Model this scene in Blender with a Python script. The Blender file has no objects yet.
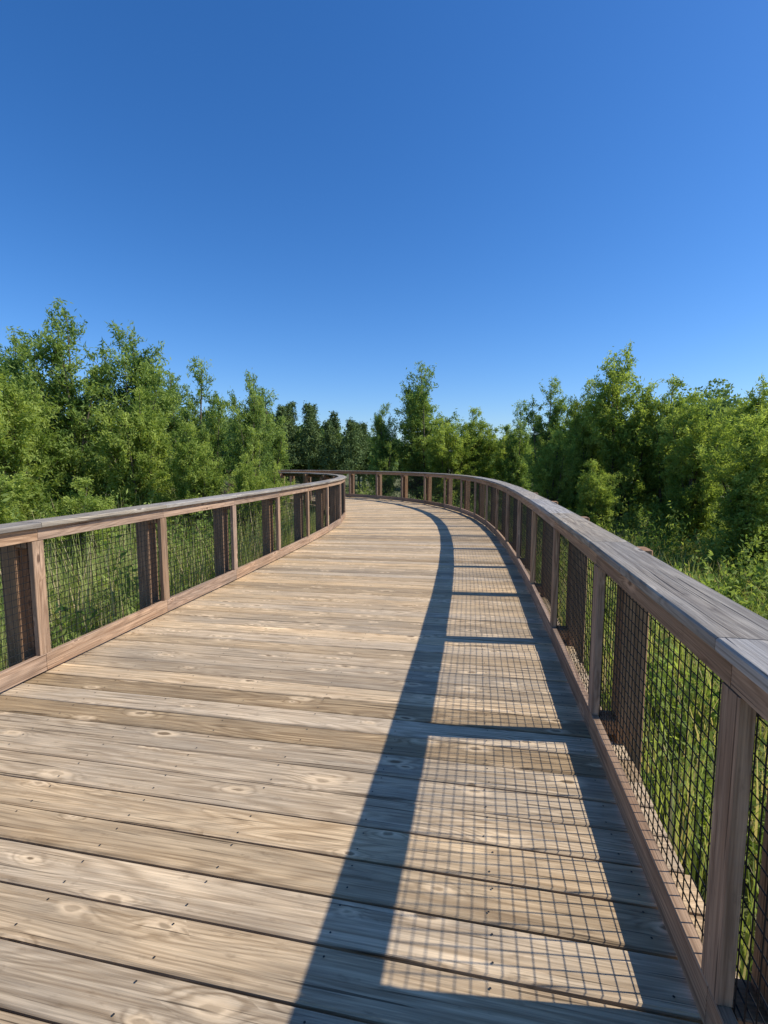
import bpy, math, random
import numpy as np
from mathutils import Vector
random.seed(7); rng=np.random.default_rng(11)
scene=bpy.context.scene
GZ=-1.3
# ---------------------------------------------------------------- helpers
def link(ob):
    scene.collection.objects.link(ob); return ob
def empty(name):
    e=bpy.data.objects.new(name,None); e.empty_display_size=.2; return link(e)
def np_mesh(name,V,F,k,mats,tone=None,guv=None,midx=None):
    me=bpy.data.meshes.new(name)
    me.vertices.add(len(V)); me.vertices.foreach_set('co',np.asarray(V,np.float32).ravel())
    m=len(F); me.loops.add(m*k); me.loops.foreach_set('vertex_index',np.asarray(F,np.int32).ravel())
    me.polygons.add(m); me.polygons.foreach_set('loop_start',np.arange(0,m*k,k,dtype=np.int32))
    try: me.polygons.foreach_set('loop_total',np.full(m,k,np.int32))
    except Exception: pass
    for mt in mats: me.materials.append(mt)
    if midx is not None: me.polygons.foreach_set('material_index',np.asarray(midx,np.int32))
    if tone is not None:
        a=me.attributes.new('tone','FLOAT','POINT'); a.data.foreach_set('value',np.asarray(tone,np.float32))
    me.update(calc_edges=True)
    return me
class MB:
    def __init__(s): s.v=[];s.f=[];s.g=[];s.t=[]
    def beam(s,a,b,w,h,up=(0,0,1),bev=.004,side0=None,side1=None,w1=None,off=None,tone=None,segs=1,bow=0.0):
        a=Vector(a);b=Vector(b);up=Vector(up).normalized()
        d=(b-a);L=d.length;d.normalize()
        sd=d.cross(up).normalized()
        s0=Vector(side0) if side0 is not None else sd
        s1=Vector(side1) if side1 is not None else sd
        w1=w if w1 is None else w1
        r=random.random()*40; uo=random.random()*20; vo=random.random()*20
        tn=random.random() if tone is None else tone
        base=len(s.v)
        for k in range(segs+1):
            t=k/segs
            p=a.lerp(b,t); sv=s0.lerp(s1,t); ww=(w+(w1-w)*t)/2; hh=h/2
            p=p+up*bow*math.sin(t*math.pi*2+r)
            cs=[(-ww+bev,hh),(ww-bev,hh),(ww,hh-bev),(ww,-hh+bev),(ww-bev,-hh),(-ww+bev,-hh),(-ww,-hh+bev),(-ww,hh-bev),(-ww+bev,hh)]
            per=0;prev=cs[0]
            for c in cs:
                per+=math.hypot(c[0]-prev[0],c[1]-prev[1]);prev=c
                s.v.append(tuple(p+sv*c[0]+up*c[1])); s.g.append((uo+L*t,vo+per,r)); s.t.append(tn)
        for k in range(segs):
            for i in range(8):
                q=base+9*k+i; s.f.append((q,q+9,q+10,q+1))
        s.f.append(tuple(base+i for i in range(8)))
        s.f.append(tuple(base+9*segs+i for i in range(7,-1,-1)))
    def obj(s,name,mat,parent=None):
        me=bpy.data.meshes.new(name); me.from_pydata(s.v,[],s.f)
        a=me.attributes.new('guv','FLOAT_VECTOR','POINT'); a.data.foreach_set('vector',np.array(s.g,np.float32).ravel())
        a=me.attributes.new('tone','FLOAT','POINT'); a.data.foreach_set('value',np.array(s.t,np.float32))
        me.materials.append(mat); me.update()
        o=link(bpy.data.objects.new(name,me))
        if parent: o.parent=parent
        return o
# ---------------------------------------------------------------- materials
class NT:
    def __init__(s,name):
        s.m=bpy.data.materials.new(name); s.m.use_nodes=True; s.t=s.m.node_tree; s.t.nodes.clear()
    def n(s,ty,**kw):
        nd=s.t.nodes.new(ty)
        for k,v in kw.items(): setattr(nd,k,v)
        return nd
    def l(s,a,b): s.t.links.new(a,b)
    def val(s,sock,v):
        if isinstance(v,bpy.types.NodeSocket): s.l(v,sock)
        else: sock.default_value=v
    def math(s,op,a,b=0.0,c=None,clamp=False):
        nd=s.n('ShaderNodeMath',operation=op,use_clamp=clamp)
        s.val(nd.inputs[0],a); s.val(nd.inputs[1],b)
        if c is not None: s.val(nd.inputs[2],c)
        return nd.outputs[0]
    def vmul(s,a,v):
        nd=s.n('ShaderNodeVectorMath',operation='MULTIPLY'); s.l(a,nd.inputs[0]); nd.inputs[1].default_value=v; return nd.outputs[0]
    def noise(s,vec,scale=1,detail=2,rough=.5,dist=0,dim='3D'):
        nd=s.n('ShaderNodeTexNoise',noise_dimensions=dim)
        if vec is not None: s.l(vec,nd.inputs['Vector'])
        nd.inputs['Scale'].default_value=scale; nd.inputs['Detail'].default_value=detail
        nd.inputs['Roughness'].default_value=rough; nd.inputs['Distortion'].default_value=dist
        return nd.outputs[0]
    def mr(s,x,a,b,c=0,d=1,smooth=False):
        nd=s.n('ShaderNodeMapRange'); 
        if smooth: nd.interpolation_type='SMOOTHSTEP'
        s.l(x,nd.inputs[0])
        for i,q in enumerate((a,b,c,d)): nd.inputs[i+1].default_value=q
        return nd.outputs[0]
    def mix(s,f,a,b,bt='MIX'):
        nd=s.n('ShaderNodeMix',data_type='RGBA',blend_type=bt)
        s.val(nd.inputs[0],f)
        for sock,v in ((nd.inputs[6],a),(nd.inputs[7],b)):
            if isinstance(v,tuple): sock.default_value=(*v,1)
            else: s.l(v,sock)
        return nd.outputs[2]
def wood(name,dark,light,grey,greyamt=.5,ringamt=.6,tonelo=.72,tonehi=1.15,bump=.5,knotgate=.6,stainamt=.4,medamt=.6):
    N=NT(name)
    at=N.n('ShaderNodeAttribute',attribute_name='guv').outputs['Vector']
    tn=N.n('ShaderNodeAttribute',attribute_name='tone').outputs['Fac']
    sep=N.n('ShaderNodeSeparateXYZ'); N.l(at,sep.inputs[0])
    kx=N.math('ADD',N.math('MULTIPLY',sep.outputs[0],2.3),N.math('MULTIPLY',sep.outputs[2],3.7))
    ky=N.math('ADD',N.math('MULTIPLY',sep.outputs[1],6.0),N.math('MULTIPLY',sep.outputs[2],9.1))
    cb=N.n('ShaderNodeCombineXYZ'); N.l(kx,cb.inputs[0]); N.l(ky,cb.inputs[1])
    wob=N.noise(N.vmul(at,(14,34,1)),1,2)
    vo=N.n('ShaderNodeTexVoronoi',voronoi_dimensions='2D'); N.l(cb.outputs[0],vo.inputs['Vector']); vo.inputs['Scale'].default_value=1
    sc3=N.n('ShaderNodeSeparateColor'); N.l(vo.outputs['Color'],sc3.inputs[0])
    gate=N.mr(sc3.outputs[0],knotgate,knotgate+.03)
    size=N.mr(sc3.outputs[1],0,1,.55,1.4)
    d=N.math('DIVIDE',N.math('ADD',vo.outputs['Distance'],N.math('MULTIPLY',N.math('SUBTRACT',wob,.5),.15)),size)
    base=N.noise(N.vmul(at,(.5,7.5,1)),1,1,.45,.3)
    field=N.math('ADD',N.math('MULTIPLY',base,19.0),N.math('MULTIPLY',N.math('MULTIPLY',N.mr(d,.40,0,0,1,True),gate),2.2))
    rings=N.math('MULTIPLY_ADD',N.math('SINE',N.math('MULTIPLY',field,6.283)),.5,.5)
    rings=N.math('POWER',rings,1.6)
    fine=N.noise(N.vmul(at,(3.5,170,1)),1,3,.7)
    med=N.noise(N.vmul(at,(1.3,45,1)),1,3,.65)
    blotch=N.noise(N.vmul(at,(1.3,4.5,1)),1,4,.65)
    crack=N.mr(N.noise(N.vmul(at,(1.3,70,1)),1,2,.55,.15),.64,.70)
    stain=N.mr(N.noise(N.vmul(at,(11,30,1)),1,3,.65),.60,.75)
    ringloc=N.math('MULTIPLY',rings,N.mr(blotch,.35,.65,ringamt*1.25,ringamt*.55))
    col=N.mix(ringloc,light,dark)
    col=N.mix(N.math('MULTIPLY',N.mr(blotch,.35,.68),greyamt),col,grey)
    col=N.mix(N.math('MULTIPLY',N.mr(med,.42,.70),medamt),col,dark)
    f=N.mr(fine,.25,.75,.64,1.28)
    br=N.math('MULTIPLY',N.math('MULTIPLY',f,N.mr(tn,0,1,tonelo,tonehi)),N.mr(blotch,.3,.7,1.12,.82))
    sc=N.n('ShaderNodeVectorMath',operation='SCALE'); N.l(col,sc.inputs[0]); N.l(br,sc.inputs['Scale']); col=sc.outputs[0]
    col=N.mix(N.math('FRACT',N.math('MULTIPLY',tn,7.3)),N.mix(1.0,col,(1.05,.99,.88),'MULTIPLY'),N.mix(1.0,col,(.96,1.0,1.07),'MULTIPLY'))
    halo=N.math('MULTIPLY',N.mr(d,.22,.08,0,1,True),gate)
    core=N.math('MULTIPLY',N.mr(d,.09,.04,0,1,True),gate)
    col=N.mix(N.math('MULTIPLY',halo,.5),col,tuple(min(1,c*1.25) for c in light))
    col=N.mix(N.math('MULTIPLY',core,N.mr(sc3.outputs[2],0,1,.3,.9)),col,tuple(c*.6 for c in dark))
    col=N.mix(N.math('MULTIPLY',crack,.8),col,tuple(c*.22 for c in dark))
    col=N.mix(N.math('MULTIPLY',stain,stainamt),col,tuple(c*.5 for c in dark))
    ht=N.math('ADD',N.math('MULTIPLY',fine,.8),N.math('MULTIPLY',crack,-1.6))
    bp=N.n('ShaderNodeBump'); bp.inputs['Strength'].default_value=bump; bp.inputs['Distance'].default_value=.003
    N.l(ht,bp.inputs['Height'])
    p=N.n('ShaderNodeBsdfPrincipled'); N.l(col,p.inputs['Base Color']); p.inputs['Roughness'].default_value=.75
    p.inputs['Specular IOR Level'].default_value=.3
    N.l(bp.outputs[0],p.inputs['Normal'])
    o=N.n('ShaderNodeOutputMaterial'); N.l(p.outputs[0],o.inputs[0])
    return N.m
def leafmat(name,dark,light,trans=.4,straw=None):
    N=NT(name)
    tn=N.n('ShaderNodeAttribute',attribute_name='tone').outputs['Fac']
    col=N.mix(N.math('ADD',tn,0,clamp=True),dark,light)
    if straw: col=N.mix(N.mr(tn,1.15,1.3),col,straw)
    p=N.n('ShaderNodeBsdfDiffuse'); N.l(col,p.inputs[0])
    t=N.n('ShaderNodeBsdfTranslucent'); N.l(N.mix(1.0,col,(1.22,1.2,.6),'MULTIPLY'),t.inputs[0])
    mx=N.n('ShaderNodeMixShader'); mx.inputs[0].default_value=trans; N.l(p.outputs[0],mx.inputs[1]); N.l(t.outputs[0],mx.inputs[2])
    o=N.n('ShaderNodeOutputMaterial'); N.l(mx.outputs[0],o.inputs[0])
    return N.m
def plain(name,col,rough=.6,metal=0,ns=20,amt=.3):
    N=NT(name); geo=N.n('ShaderNodeNewGeometry'); ns_=N.noise(geo.outputs['Position'],ns,2)
    c=N.mix(N.mr(ns_,.3,.7),tuple(x*(1-amt) for x in col),tuple(min(1,x*(1+amt)) for x in col))
    p=N.n('ShaderNodeBsdfPrincipled'); N.l(c,p.inputs['Base Color']); p.inputs['Roughness'].default_value=rough; p.inputs['Metallic'].default_value=metal
    p.inputs['Specular IOR Level'].default_value=.3
    o=N.n('ShaderNodeOutputMaterial'); N.l(p.outputs[0],o.inputs[0]); return N.m
M_deck=wood('deck_wood',(.25,.155,.075),(.74,.545,.33),(.50,.40,.28),.55,.52,.62,1.22,knotgate=.42,medamt=.6)
M_cap=wood('weathered_cap_wood',(.12,.092,.07),(.45,.39,.31),(.38,.35,.31),.8,.5,.8,1.12,.8,knotgate=.7)
M_rail=wood('rail_wood',(.17,.09,.05),(.52,.345,.225),(.41,.31,.23),.5,.5,.7,1.15,knotgate=.65)
M_post=wood('post_wood',(.16,.085,.042),(.42,.25,.14),(.32,.22,.15),.42,.5,.7,1.15,knotgate=.75)
M_wire=plain('black_wire',(.006,.006,.007),.6,.0)
M_screw=plain('screw_steel',(.06,.055,.05),.5,.6)
M_bark=plain('bark',(.13,.10,.07),.9,0,12,.4)
M_leaf=leafmat('willow_leaves',(.10,.185,.05),(.42,.52,.155),.48)
M_leafb=leafmat('bright_leaves',(.16,.245,.05),(.50,.58,.155),.5)
M_shrub=leafmat('shrub_leaves',(.11,.195,.045),(.44,.52,.15),.48)
M_grass=leafmat('grass_blades',(.19,.26,.06),(.56,.60,.22),.45,(.66,.53,.32))
M_far=leafmat('far_leaves',(.12,.185,.065),(.29,.38,.14),.4)
M_pine=leafmat('pine_needles',(.08,.125,.05),(.19,.25,.10),.2)
# ---------------------------------------------------------------- path
keyS=[-6,1.3,3,5,7,9,11,13,15,17,19,21,23,25,27,30,45,60]
keyH=[12,11.5,10.5,10,8.8,7,4.5,0.5,-7,-17,-29,-42,-55,-67,-77,-85,-88,-88]
ds=.02
S=np.arange(-6,56,ds); Hd=np.radians(np.interp(S,keyS,keyH))
ker=np.ones(101)/101
Hs=np.convolve(np.pad(Hd,50,mode='edge'),ker,'valid')
X=np.cumsum(np.sin(Hs)*ds); Y=np.cumsum(np.cos(Hs)*ds)
i0=np.argmin(abs(S-2.97-.05)); X+=1.23-X[i0]; Y+=2.97-Y[i0]
Wd=np.interp(S,[0,4,8,13,20],[3.83,3.83,3.70,3.5,3.5])
RX,RY=X,Y
LX=X-Wd*np.cos(Hs); LY=Y+Wd*np.sin(Hs)
LS=np.concatenate([[0],np.cumsum(np.hypot(np.diff(LX),np.diff(LY)))])
def R(s,off=0):
    i=int(np.clip(round((s+6)/ds),0,len(S)-1)); h=Hs[i]
    return Vector((RX[i]+off*math.cos(h),RY[i]-off*math.sin(h),0)),h
def Lf(ls,off=0):
    i=int(np.clip(np.searchsorted(LS,ls),0,len(S)-1)); h=Hs[i]
    return Vector((LX[i]-off*math.cos(h),LY[i]+off*math.sin(h),0)),h
CX=(RX+LX)/2; CY=(RY+LY)/2
def pathdist(x,y):
    x=np.asarray(x);y=np.asarray(y)
    return np.min(np.hypot(CX[::25][None]-x[:,None],CY[::25][None]-y[:,None]),axis=1)
# ---------------------------------------------------------------- deck
deck=empty('boardwalk_deck')
mb=MB(); sc_v=[]; sc_f=[]
s=-3.0; bw=.178
while s<50:
    i=int((s+6)/ds)
    w=bw*random.uniform(.97,1.015); gap=random.uniform(.008,.014)
    j=int(min(len(S)-1,i+(w+gap)/ds))
    ext=.17
    m=(i+j)//2; h=Hs[m]; rt=Vector((math.cos(h),-math.sin(h),0))
    b=Vector((RX[m],RY[m],0))+rt*(ext+random.uniform(-.012,.012)); a=Vector((LX[m],LY[m],0))-rt*(ext+random.uniform(-.01,.01))
    kk=w/((j-i)*ds)
    wl=math.hypot(LX[j]-LX[i],LY[j]-LY[i])*kk; wr=w
    if abs(Hs[j]-Hs[i])<.002: wl=w
    dz=random.uniform(-.0025,.0025)
    ce=s+w/2-(m*ds-6); fwv=Vector((math.sin(h),math.cos(h),0)); b+=fwv*ce; a+=fwv*ce*wl/max(w,.01)
    a=a+Vector((0,0,-.019+dz)); b=b+Vector((0,0,-.019-dz))
    tone=min(1,max(0,random.gauss(.5,.32)))
    mb.beam(a,b,max(wl,.02),.038,w1=wr,bev=.006,tone=tone,segs=4,bow=.0014)
    if s<16:
        fw=fwv; Wm=Wd[m]
        for q in range(8):
            xx=.06+q*(Wm-.12)/7
            for sg in (-1,1):
                if random.random()<.06: continue
                c=Vector((b.x,b.y,0))-rt*(xx+ext)+fw*sg*(w*.3+random.uniform(-.008,.008))+rt*random.uniform(-.012,.012)
                bs=len(sc_v)
                for k in range(6):
                    an=k*math.pi/3; sc_v.append((c.x+.0042*math.cos(an),c.y+.0042*math.sin(an),.0041))
                sc_f.append(tuple(range(bs,bs+6)))
    s+=w+gap
mb.obj('deck_boards',M_deck,deck)
me=bpy.data.meshes.new('deck_screws'); me.from_pydata(sc_v,[],sc_f); me.materials.append(M_screw)
o=link(bpy.data.objects.new('deck_screws',me)); o.parent=deck
mb=MB()
ss=np.arange(-3,49,1.6)
for frac in (.03,.35,.65,.97):
    for k in range(len(ss)-1):
        def P(q):
            i=int((q+6)/ds); return Vector((RX[i]*(1-frac)+LX[i]*frac,RY[i]*(1-frac)+LY[i]*frac,-.038-.12-.006))
        mb.beam(P(ss[k]),P(ss[k+1]),.06,.235)
mb.obj('stringers',M_post,deck)
# ---------------------------------------------------------------- railing
RAILTOP=1.145
def railing(name,fn,stations,sgn,posttop):
    root=empty(name)
    cap=MB();rail=MB();post=MB();outer=MB()
    wv=[];wf=[]
    def tube(a,b,r):
        d=(b-a).normalized(); u=Vector((0,0,1)) if abs(d.z)<.9 else Vector((1,0,0))
        e1=d.cross(u).normalized()*r; e2=d.cross(e1).normalized()*r; bs=len(wv)
        for p in (a,b):
            for e in (e1,e2,-e1,-e2): wv.append(tuple(p+e))
        for i in range(4): wf.append((bs+i,bs+(i+1)%4,bs+4+(i+1)%4,bs+4+i))
    Z=lambda z:Vector((0,0,z))
    for k,s in enumerate(stations):
        p,h=fn(s,0.0); out=Vector((math.cos(h),-math.sin(h),0))*sgn; fw=Vector((math.sin(h),math.cos(h),0))
        post.beam(p+out*.024+Z(.152),p+out*.024+Z(RAILTOP-.137),.098,.042,up=out,bev=.003)
        q=p+out*.205+fw*random.uniform(-.01,.01)
        outer.beam(q+Z(GZ-.3),q+Z(posttop+random.uniform(-.006,.006)),.14,.14,up=out,bev=.008)
        outer.beam(p+out*.052+Z(RAILTOP-.14),p+out*.134+Z(RAILTOP-.14),.12,.085,bev=.003)
        outer.beam(p+out*.052+Z(.09),p+out*.134+Z(.09),.12,.085,bev=.003)
        if k==len(stations)-1: break
        s2=stations[k+1]; p2,h2=fn(s2,0.0); out2=Vector((math.cos(h2),-math.sin(h2),0))*sgn
        ax=(p2-p).normalized(); g=.0015
        r1=Vector((math.cos(h),-math.sin(h),0)); r2=Vector((math.cos(h2),-math.sin(h2),0))
        cc=.068
        cap.beam(p+out*cc+ax*g+Z(RAILTOP-.02),p2+out2*cc-ax*g+Z(RAILTOP-.02+random.uniform(-.001,.001)),.215,.04,side0=r1,side1=r2,bev=.006,segs=3,bow=.001)
        rail.beam(p+out*.022+ax*g+Z(RAILTOP-.041-.047),p2+out2*.022-ax*g+Z(RAILTOP-.041-.047),.038,.092,side0=r1,side1=r2,bev=.003)
        rail.beam(p+out*.022+ax*g+Z(.02+.065),p2+out2*.022-ax*g+Z(.02+.065),.04,.13,side0=r1,side1=r2,bev=.003)
        cell=.05
        w0=p+out*.047; w1=p2+out2*.047; Lb=(w1-w0).length; n=max(2,round(Lb/cell))
        rr=.0025
        for i in range(n+1):
            t=i/n; c=w0.lerp(w1,t); tube(c+Z(.06),c+Z(RAILTOP-.06),rr)
        nz=int((RAILTOP-.18)/cell)
        for i in range(nz+1):
            z=.11+i*cell; tube(w0+Z(z)+out*.004,w1+Z(z)+out2*.004,rr)
    cap.obj('cap_rail',M_cap,root); rail.obj('rail_boards',M_rail,root); post.obj('inner_posts',M_rail,root); outer.obj('support_posts',M_post,root)
    me=bpy.data.meshes.new('wire_mesh'); me.from_pydata(wv,[],wf); me.materials.append(M_wire)
    o=link(bpy.data.objects.new('wire_mesh',me)); o.parent=root
railing('boardwalk_railing',R,[1.27+1.55*k for k in range(-2,29)],1,RAILTOP-.03)
iL=np.argmin(abs(LY-3.64)+ (abs(S-3)>4)*99); l0=LS[iL]
railing('boardwalk_railing',Lf,[l0+1.48*k for k in range(-4,26)],-1,RAILTOP-.045)
# ---------------------------------------------------------------- ground
n=121; g=np.sinh(np.linspace(-5.2,5.2,n)); g=g/g.max()*1500
gx,gy=np.meshgrid(g,g+10,indexing='ij'); r=np.hypot(gx,gy-10)
gz=GZ+ .10*np.sin(gx*.7+1)*np.cos(gy*.6)+.0*r
gz=np.where(r>60,GZ,gz)
V=np.stack([gx,gy,gz],-1).reshape(-1,3); idx=np.arange(n*n).reshape(n,n)
F=np.stack([idx[:-1,:-1],idx[1:,:-1],idx[1:,1:],idx[:-1,1:]],-1).reshape(-1,4)
N=NT('ground_cover'); geo=N.n('ShaderNodeNewGeometry')
a=N.noise(geo.outputs['Position'],.35,3); b=N.noise(geo.outputs['Position'],9,3,.7)
c=N.mix(N.mr(a,.35,.65),(.10,.13,.035),(.22,.23,.08)); c=N.mix(N.mr(b,.4,.7),c,(.09,.075,.04))
p=N.n('ShaderNodeBsdfPrincipled'); N.l(c,p.inputs['Base Color']); p.inputs['Roughness'].default_value=.95
o=N.n('ShaderNodeOutputMaterial'); N.l(p.outputs[0],o.inputs[0])
link(bpy.data.objects.new('ground',np_mesh('ground',V,F,4,[N.m])))
# ---------------------------------------------------------------- foliage
def unit(v): return v/np.maximum(np.linalg.norm(v,axis=-1,keepdims=True),1e-6)
def leaves(C,D,length,width,rng):
    n=len(C); D=unit(D); q=unit(np.cross(D,rng.normal(size=(n,3))))
    nrm=np.cross(D,q)
    L=(length*rng.uniform(.65,1.3,n))[:,None]; W=(width*rng.uniform(.7,1.3,n))[:,None]
    V=np.stack([C-D*L*.5, C+q*W*.5-D*L*.08+nrm*L*.06, C+D*L*.5-nrm*L*.05, C-q*W*.5-D*L*.08+nrm*L*.06],1).reshape(-1,3)
    F=np.arange(4*n).reshape(n,4)
    return V,F
def make_tree(name,seed,H,Rc,nst,leafmat_,nl=26,ll=.13,lw=.036,lo=.12,dens=1.0):
    rg=np.random.default_rng(seed)
    bv=[];bf=[]
    def tubep(pts,r0,r1,sides=5):
        pts=np.asarray(pts);k=len(pts);b0=sum(len(x) for x in bv)
        out=[]
        for i in range(k):
            d=pts[min(i+1,k-1)]-pts[max(i-1,0)]; d=d/np.linalg.norm(d)
            a=np.cross(d,[.3,.9,.1]); a/=np.linalg.norm(a); b=np.cross(d,a)
            r=r0+(r1-r0)*i/(k-1)
            for j in range(sides):
                an=2*math.pi*j/sides; out.append(pts[i]+r*(a*math.cos(an)+b*math.sin(an)))
        bv.append(np.array(out))
        for i in range(k-1):
            for j in range(sides):
                bf.append((b0+i*sides+j,b0+i*sides+(j+1)%sides,b0+(i+1)*sides+(j+1)%sides,b0+(i+1)*sides+j))
    C=[];D=[];T=[]
    for si in range(nst):
        az=2*math.pi*(si+rg.uniform(-.3,.3))/nst; rad=Rc*rg.uniform(.2,.62) if si else .08
        hh=H*(1-.42*(rad/Rc)*rg.uniform(.6,1.5)) if si else H
        ts=np.linspace(0,1,9)
        wv=rg.normal(size=2)*.12
        px=np.cos(az)*rad*ts**1.1+wv[0]*np.sin(ts*4); py=np.sin(az)*rad*ts**1.1+wv[1]*np.sin(ts*3.3); pz=hh*ts
        P=np.stack([px,py,pz],-1); tubep(P,.014*H*(.8 if si else 1.3),.005)
        nb=int(rg.integers(26,33))
        for bi in range(nb):
            t=lo+(.97-lo)*((bi+rg.uniform(0,1))/nb)
            p=np.array([np.interp(t,ts,P[:,c]) for c in range(3)])
            ba=rg.uniform(0,2*math.pi)
            prof=max(math.sin(math.pi*min(1,(t*.80+.18)))**.6,.0)
            bl=(Rc*rg.uniform(.5,1.0)*.62*prof+.10)
            up=rg.uniform(.35,1.1)+t*.5
            d=np.array([math.cos(ba),math.sin(ba),up]); d/=np.linalg.norm(d)
            tt=np.linspace(0,1,4)[:,None]
            Q=p+d*bl*tt+np.array([0,0,1])*(-.10*bl)*tt**2
            tubep(Q,.005+.007*bl,.003,3)
            ct=rg.uniform(0,.85)**1.2
            ntw=max(4,int(9*bl*dens))
            for k in range(ntw):
                u=rg.uniform(.2,1.0)
                q0=p+d*bl*u
                td=unit(d*.8+rg.normal(size=3)*.6+np.array([0,0,.35])); tl=rg.uniform(.2,.5)
                m=int(nl*rg.uniform(.5,1.3))
                w=rg.uniform(0,1,m)[:,None]
                C.append(q0+td*tl*w+rg.normal(size=(m,3))*.055+np.array([0,0,-.10])*w*w)
                D.append(td*.7+rg.normal(size=(m,3))*.6+np.array([0,0,-.25])); T.append(np.full(m,ct)+rg.uniform(-.1,.35,m))
        m=90; w=rg.uniform(.86,1.02,m)
        C.append(np.stack([np.interp(w,ts,px),np.interp(w,ts,py),w*hh],-1)+rg.normal(size=(m,3))*np.stack([.3*(1.15-w),.3*(1.15-w),.05+0*w],-1)*1.6)
        D.append(rg.normal(size=(m,3))*.5+np.array([0,0,.7])); T.append(rg.uniform(.2,.9,m))
    C=np.concatenate(C);D=np.concatenate(D);T=np.concatenate(T)
    LV,LF=leaves(C,D,ll,lw,rg)
    BV=np.concatenate(bv); BF=np.array(bf)
    V=np.concatenate([BV,LV]); F=np.concatenate([BF,LF+len(BV)])
    tone=np.concatenate([np.zeros(len(BV)),np.repeat(T,4)])
    mi=np.concatenate([np.zeros(len(BF)),np.ones(len(LF))])
    print(name,len(LF))
    return np_mesh(name,V,F,4,[M_bark,leafmat_],tone=tone,midx=mi)
VH,VR=6.0,2.0
var=[make_tree('willow_a',1,VH,VR,7,M_leaf),make_tree('willow_b',2,VH,VR,6,M_leaf),make_tree('willow_c',3,VH,VR,8,M_leafb),make_tree('willow_d',4,VH,VR*.8,5,M_leaf,lo=.08),make_tree('willow_e',5,VH,VR*1.1,8,M_leafb,lo=.05),make_tree('willow_f',6,VH,VR,7,M_leafb,lo=.08)]
def tree(vi,x,y,T,rad,rot=None):
    o=link(bpy.data.objects.new('willow_tree',var[vi])); H=T-GZ
    o.location=(x,y,GZ-.05); sxy=rad/VR
    o.scale=(sxy,sxy,H/VH); o.rotation_euler=(0,0,random.uniform(0,6.28) if rot is None else rot)
    return o
TR=[ # left
(0,-8.6,14,5.65,2.1),(1,-7.3,15,5.35,1.9),(4,-9.0,11.6,3.9,1.7),(3,-5.4,15.3,4.5,1.5),(1,-3.7,14.3,3.95,1.15),(2,-6.3,13,3.4,1.5),
(4,-7.0,8.3,1.9,1.3),(0,-11.5,16,5.5,2.2),(1,-8.5,20,4.9,2.2),(3,-6.2,27,5.2,2.2),(2,-4.7,12.4,2.5,1.1),(0,-14,13,4.6,2.4),(4,-9.5,8.8,2.6,1.7),
(1,-10.5,24,5.0,2.5),(4,-3.3,12.3,1.7,.8),(4,-2.95,13.3,1.5,.75),(2,-5.4,8.9,1.3,1.0),
# centre
(0,2.0,28,6.7,2.6),(2,4.9,27,4.3,2.0),(1,-.1,27.5,4.5,1.5),(4,3.2,26,3.6,2.0),(4,6.6,26,3.3,1.6),
# right
(5,8.0,17,5.15,2.0),(0,6.9,21,4.8,1.7),(2,7.2,18,4.4,1.4),(4,8.9,14.3,3.4,1.5),(5,11.0,15,3.8,1.8),(2,9.3,16.5,4.2,1.6),(3,6.4,24,4.3,1.4),
(4,8.2,11.0,2.5,1.5),(2,10.8,11.5,3.0,1.9),(2,6.0,17.5,2.6,1.2),(5,13.2,15,4.2,2.2),(2,6.0,14.2,1.6,1.1),(4,9.2,8.2,1.6,1.5)]
for t in TR: tree(*t)
def bush(seed,nl):
    rg=np.random.default_rng(seed); C=[];D=[];T=[]
    nst=30
    for i in range(nst):
        az=rg.uniform(0,6.28); sp=rg.uniform(.05,.9); hh=rg.uniform(.45,1.0)*(1-.35*sp)
        m=nl//nst; w=rg.uniform(.1,1.05,m)[:,None]
        tip=np.array([math.cos(az)*sp,math.sin(az)*sp,hh])
        C.append(tip*np.concatenate([w**.8,w**.8,w],1)+rg.normal(size=(m,3))*.05); D.append(tip*.5+rg.normal(size=(m,3))*.7)
        T.append(rg.uniform(0,.8)+rg.uniform(-.1,.25,m))
    return np.concatenate(C),np.concatenate(D),np.concatenate(T)
NB=990
bs=[bush(20+i,NB) for i in range(5)]
rg=np.random.default_rng(5); VV=[];TT=[]
px=rg.uniform(-17,17,2600); py=rg.uniform(.5,29,2600); pd=pathdist(px,py)
ok=(pd>2.75)&(np.abs(px)<2+py*1.05); px=px[ok];py=py[ok];pd=pd[ok]
pts=[]
for x,y,d in zip(px,py,pd):
    if d<4.6 and rg.uniform()<(.5 if x>0 else .35): continue
    if all((x-a)**2+(y-b)**2>.95**2 for a,b,_ in pts): pts.append((x,y,d))
pts=pts[:370]
for k,(x,y,d) in enumerate(pts):
    C,D,T=bs[k%5]; m_=len(C); sel=rg.permutation(m_)[:m_ if y<16 else 500]
    if x<0: hz=rg.uniform(1.2,2.2)+min(1.0,(d-2.7)*.12)
    else: hz=rg.uniform(.5,1.2)+min(1.3,(d-2.7)*.22)
    rad=rg.uniform(.8,1.2); a=rg.uniform(0,6.28); ca,sa=math.cos(a),math.sin(a)
    Rm=np.array([[ca,sa,0],[-sa,ca,0],[0,0,1]])
    c=(C[sel]@Rm)*np.array([rad,rad,hz])+np.array([x,y,GZ])
    V,F=leaves(c,D[sel]@Rm,.12,.04,rg); VV.append(V); TT.append(np.repeat(T[sel]+rg.uniform(-.2,.25),4))
V=np.concatenate(VV);T=np.concatenate(TT); F=np.arange(len(V)).reshape(-1,4); print('thicket',len(F))
link(bpy.data.objects.new('shrub_thicket',np_mesh('shrub_thicket',V,F,4,[M_shrub],tone=T)))
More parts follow.
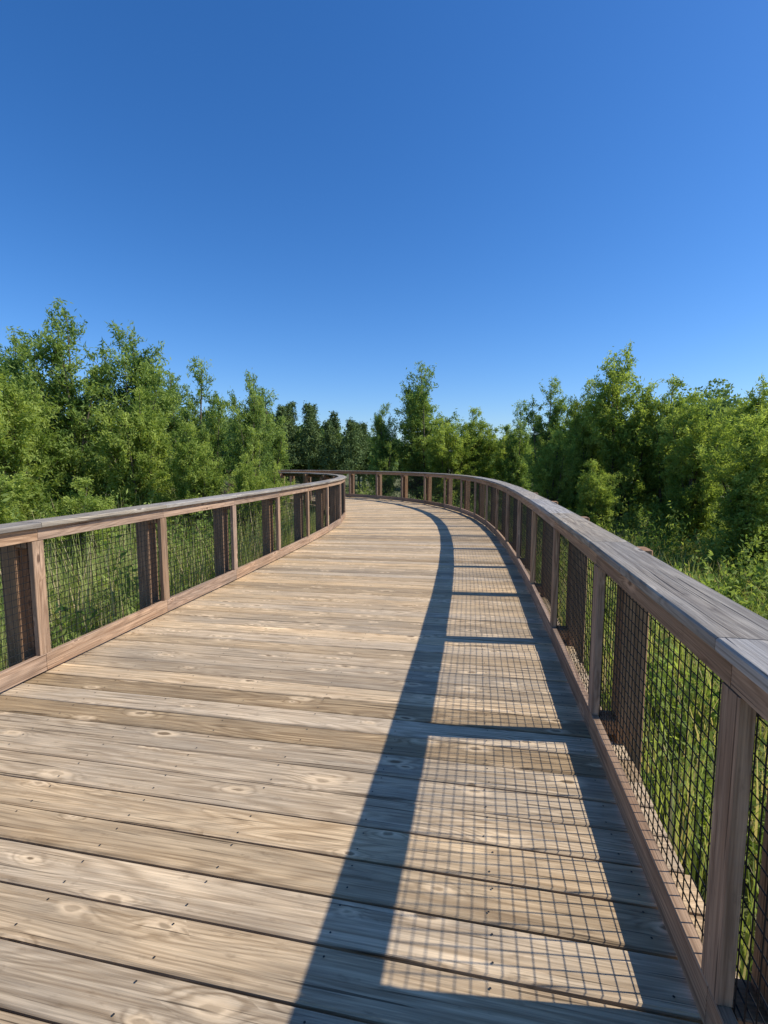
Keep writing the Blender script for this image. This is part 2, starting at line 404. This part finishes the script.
# tall grass
n=85000; gx=rg.uniform(-9,10,n); gy=rg.uniform(-.5,22,n); pd=pathdist(gx,gy)
dens=np.clip(1.25-(pd-2.2)*.10,.15,1); ok=(pd>2.35)&(rg.uniform(0,1,n)<dens); gx=gx[ok];gy=gy[ok];pd=pd[ok];n=len(gx)
cl=np.sin(gx*1.7+np.sin(gy*1.3)*2)*np.cos(gy*1.9+1)
Lg=rg.uniform(.45,1.05,n)*(1+.3*cl); Lg=np.where(gx<0,Lg*1.75,Lg); az=rg.uniform(0,6.28,n); be=rg.uniform(.1,.55,n)*np.minimum(Lg,1)
be=np.where(pd<2.9,be*.35,be)
b=np.stack([gx,gy,np.full(n,GZ-.03)],-1); dr=np.stack([np.cos(az),np.sin(az),0*az],-1); sd=np.stack([-np.sin(az),np.cos(az),0*az],-1)*rg.uniform(.005,.011,n)[:,None]
up=np.array([0,0,1.]); m=b+dr*(be*.3)[:,None]+up*(Lg*.6)[:,None]; t=b+dr*be[:,None]+up*(Lg*.95)[:,None]
V=np.stack([b-sd,b+sd,m+sd*.8,m-sd*.8, t-sd*.15,t+sd*.15],1).reshape(-1,3)
i6=np.arange(n)[:,None]*6
F=np.concatenate([i6+np.array([[0,1,2,3]]),i6+np.array([[3,2,5,4]])],0)
tg=np.clip(.45+.3*cl+rg.uniform(-.35,.35,n),0,1); tg=np.where(rg.uniform(0,1,n)<.25,1.5,tg)
link(bpy.data.objects.new('tall_grass',np_mesh('tall_grass',V,F,4,[M_grass],tone=np.repeat(tg,6))))
# distant treeline
uu=[-2,-.9,-.25,-.2,-.12,-.05,0,.24,.4,.5,.62,.8,1.4,2.5]; rr=[.10,.10,.09,.075,.07,.05,.04,.04,.06,.09,.15,.155,.14,.12]
VV=[];TT=[]
for k in range(130):
    u=math.tan(math.radians(rg.uniform(-60,60))) if k%3 else rg.uniform(-.35,.95)
    Yd=rg.uniform(42,80); x=u*Yd; Ht=(np.interp(u,uu,rr)*rg.uniform(.72,1.04))*Yd+1.6-GZ
    nl=1900; nc=24; W=Ht*rg.uniform(.32,.46)
    cc=rg.normal(size=(nc,3)); cc=unit(cc)*rg.uniform(.3,1,nc)[:,None]; cc=cc*np.array([W*.8,W*.8,Ht*.36])+np.array([0,0,Ht*.56])
    cc[0]=[0,0,Ht*.9]
    ci=rg.integers(0,nc,nl); C=cc[ci]+unit(rg.normal(size=(nl,3)))*(W*.38*rg.uniform(.3,1,nl)**.5)[:,None]
    C[:,2]=np.clip(C[:,2],.1,Ht); V,F=leaves(C+np.array([x,Yd,GZ]),rg.normal(size=(nl,3)),.48,.27,rg)
    VV.append(V); tb=rg.uniform(0,.6,nc); TT.append(np.repeat(tb[ci]+rg.uniform(0,.3,nl),4))
V=np.concatenate(VV);T=np.concatenate(TT)
link(bpy.data.objects.new('distant_treeline',np_mesh('distant_treeline',V,np.arange(len(V)).reshape(-1,4),4,[M_far],tone=T)))
VV=[];TT=[];bv=[]
for k in range(26):
    Yd=rg.uniform(40,48); u=rg.uniform(-.26,-.03); x=u*Yd
    top=np.interp(u,[-.26,-.14,-.09,-.03],[.11,.10,.085,.06])*rg.uniform(.75,1.04); Ht=top*Yd+1.6-GZ
    nw=13
    for j in range(nw):
        t=.35+.65*j/(nw-1); br=(1.05-t)*1.9*rg.uniform(.5,1.25)+.12
        for q in range(6):
            a=rg.uniform(0,6.28); m=30; w=rg.uniform(.2,1,m)[:,None]
            c=np.array([x,Yd,GZ+Ht*t])+np.array([math.cos(a)*br,math.sin(a)*br,.25*br])*w+rg.normal(size=(m,3))*.13
            V,F=leaves(c,rg.normal(size=(m,3)),.24,.08,rg); VV.append(V); TT.append(np.repeat(rg.uniform(0,1,m),4))
    r=.12; b0=np.array([[x-r,Yd-r,GZ],[x+r,Yd-r,GZ],[x+.03,Yd,GZ+Ht],[x-.03,Yd,GZ+Ht]]); VV.append(b0); TT.append(np.zeros(4))
V=np.concatenate(VV);T=np.concatenate(TT)
link(bpy.data.objects.new('distant_pine_trees',np_mesh('distant_pine_trees',V,np.arange(len(V)).reshape(-1,4),4,[M_pine],tone=T)))
# ---------------------------------------------------------------- light
el=math.radians(45.5); az=math.radians(95)
w=bpy.data.worlds.new('World'); scene.world=w; w.use_nodes=True; nt=w.node_tree
bg=nt.nodes['Background']; sky=nt.nodes.new('ShaderNodeTexSky'); sky.sky_type='NISHITA'; sky.sun_disc=False
sky.sun_elevation=el; sky.sun_rotation=az; sky.air_density=1.0; sky.dust_density=.55; sky.ozone_density=2.3; sky.altitude=100
hs=nt.nodes.new('ShaderNodeHueSaturation'); hs.inputs['Saturation'].default_value=1.18
mx=nt.nodes.new('ShaderNodeMix'); mx.data_type='RGBA'; mx.blend_type='MULTIPLY'; mx.inputs[0].default_value=1; mx.inputs[7].default_value=(.86,1.0,1.27,1)
nt.links.new(sky.outputs[0],mx.inputs[6]); nt.links.new(mx.outputs[2],hs.inputs['Color']); nt.links.new(hs.outputs[0],bg.inputs[0]); bg.inputs[1].default_value=.13
sd=bpy.data.lights.new('sun','SUN'); sd.energy=5.0; sd.angle=math.radians(.53); sd.color=(1,.955,.87)
so=link(bpy.data.objects.new('sun',sd))
dirv=Vector((math.sin(az)*math.cos(el),math.cos(az)*math.cos(el),math.sin(el)))
so.rotation_euler=dirv.to_track_quat('Z','Y').to_euler()
cam=bpy.data.cameras.new('camera'); co=link(bpy.data.objects.new('camera',cam)); scene.camera=co
cam.sensor_fit='VERTICAL'; cam.sensor_height=36; cam.lens=36*500/1024; cam.clip_end=4000; cam.clip_start=.05
co.location=(0,0,1.6); co.rotation_euler=(math.radians(90-5.94),0,0)
scene.view_settings.view_transform='Standard'; scene.view_settings.look='None'; scene.view_settings.exposure=0
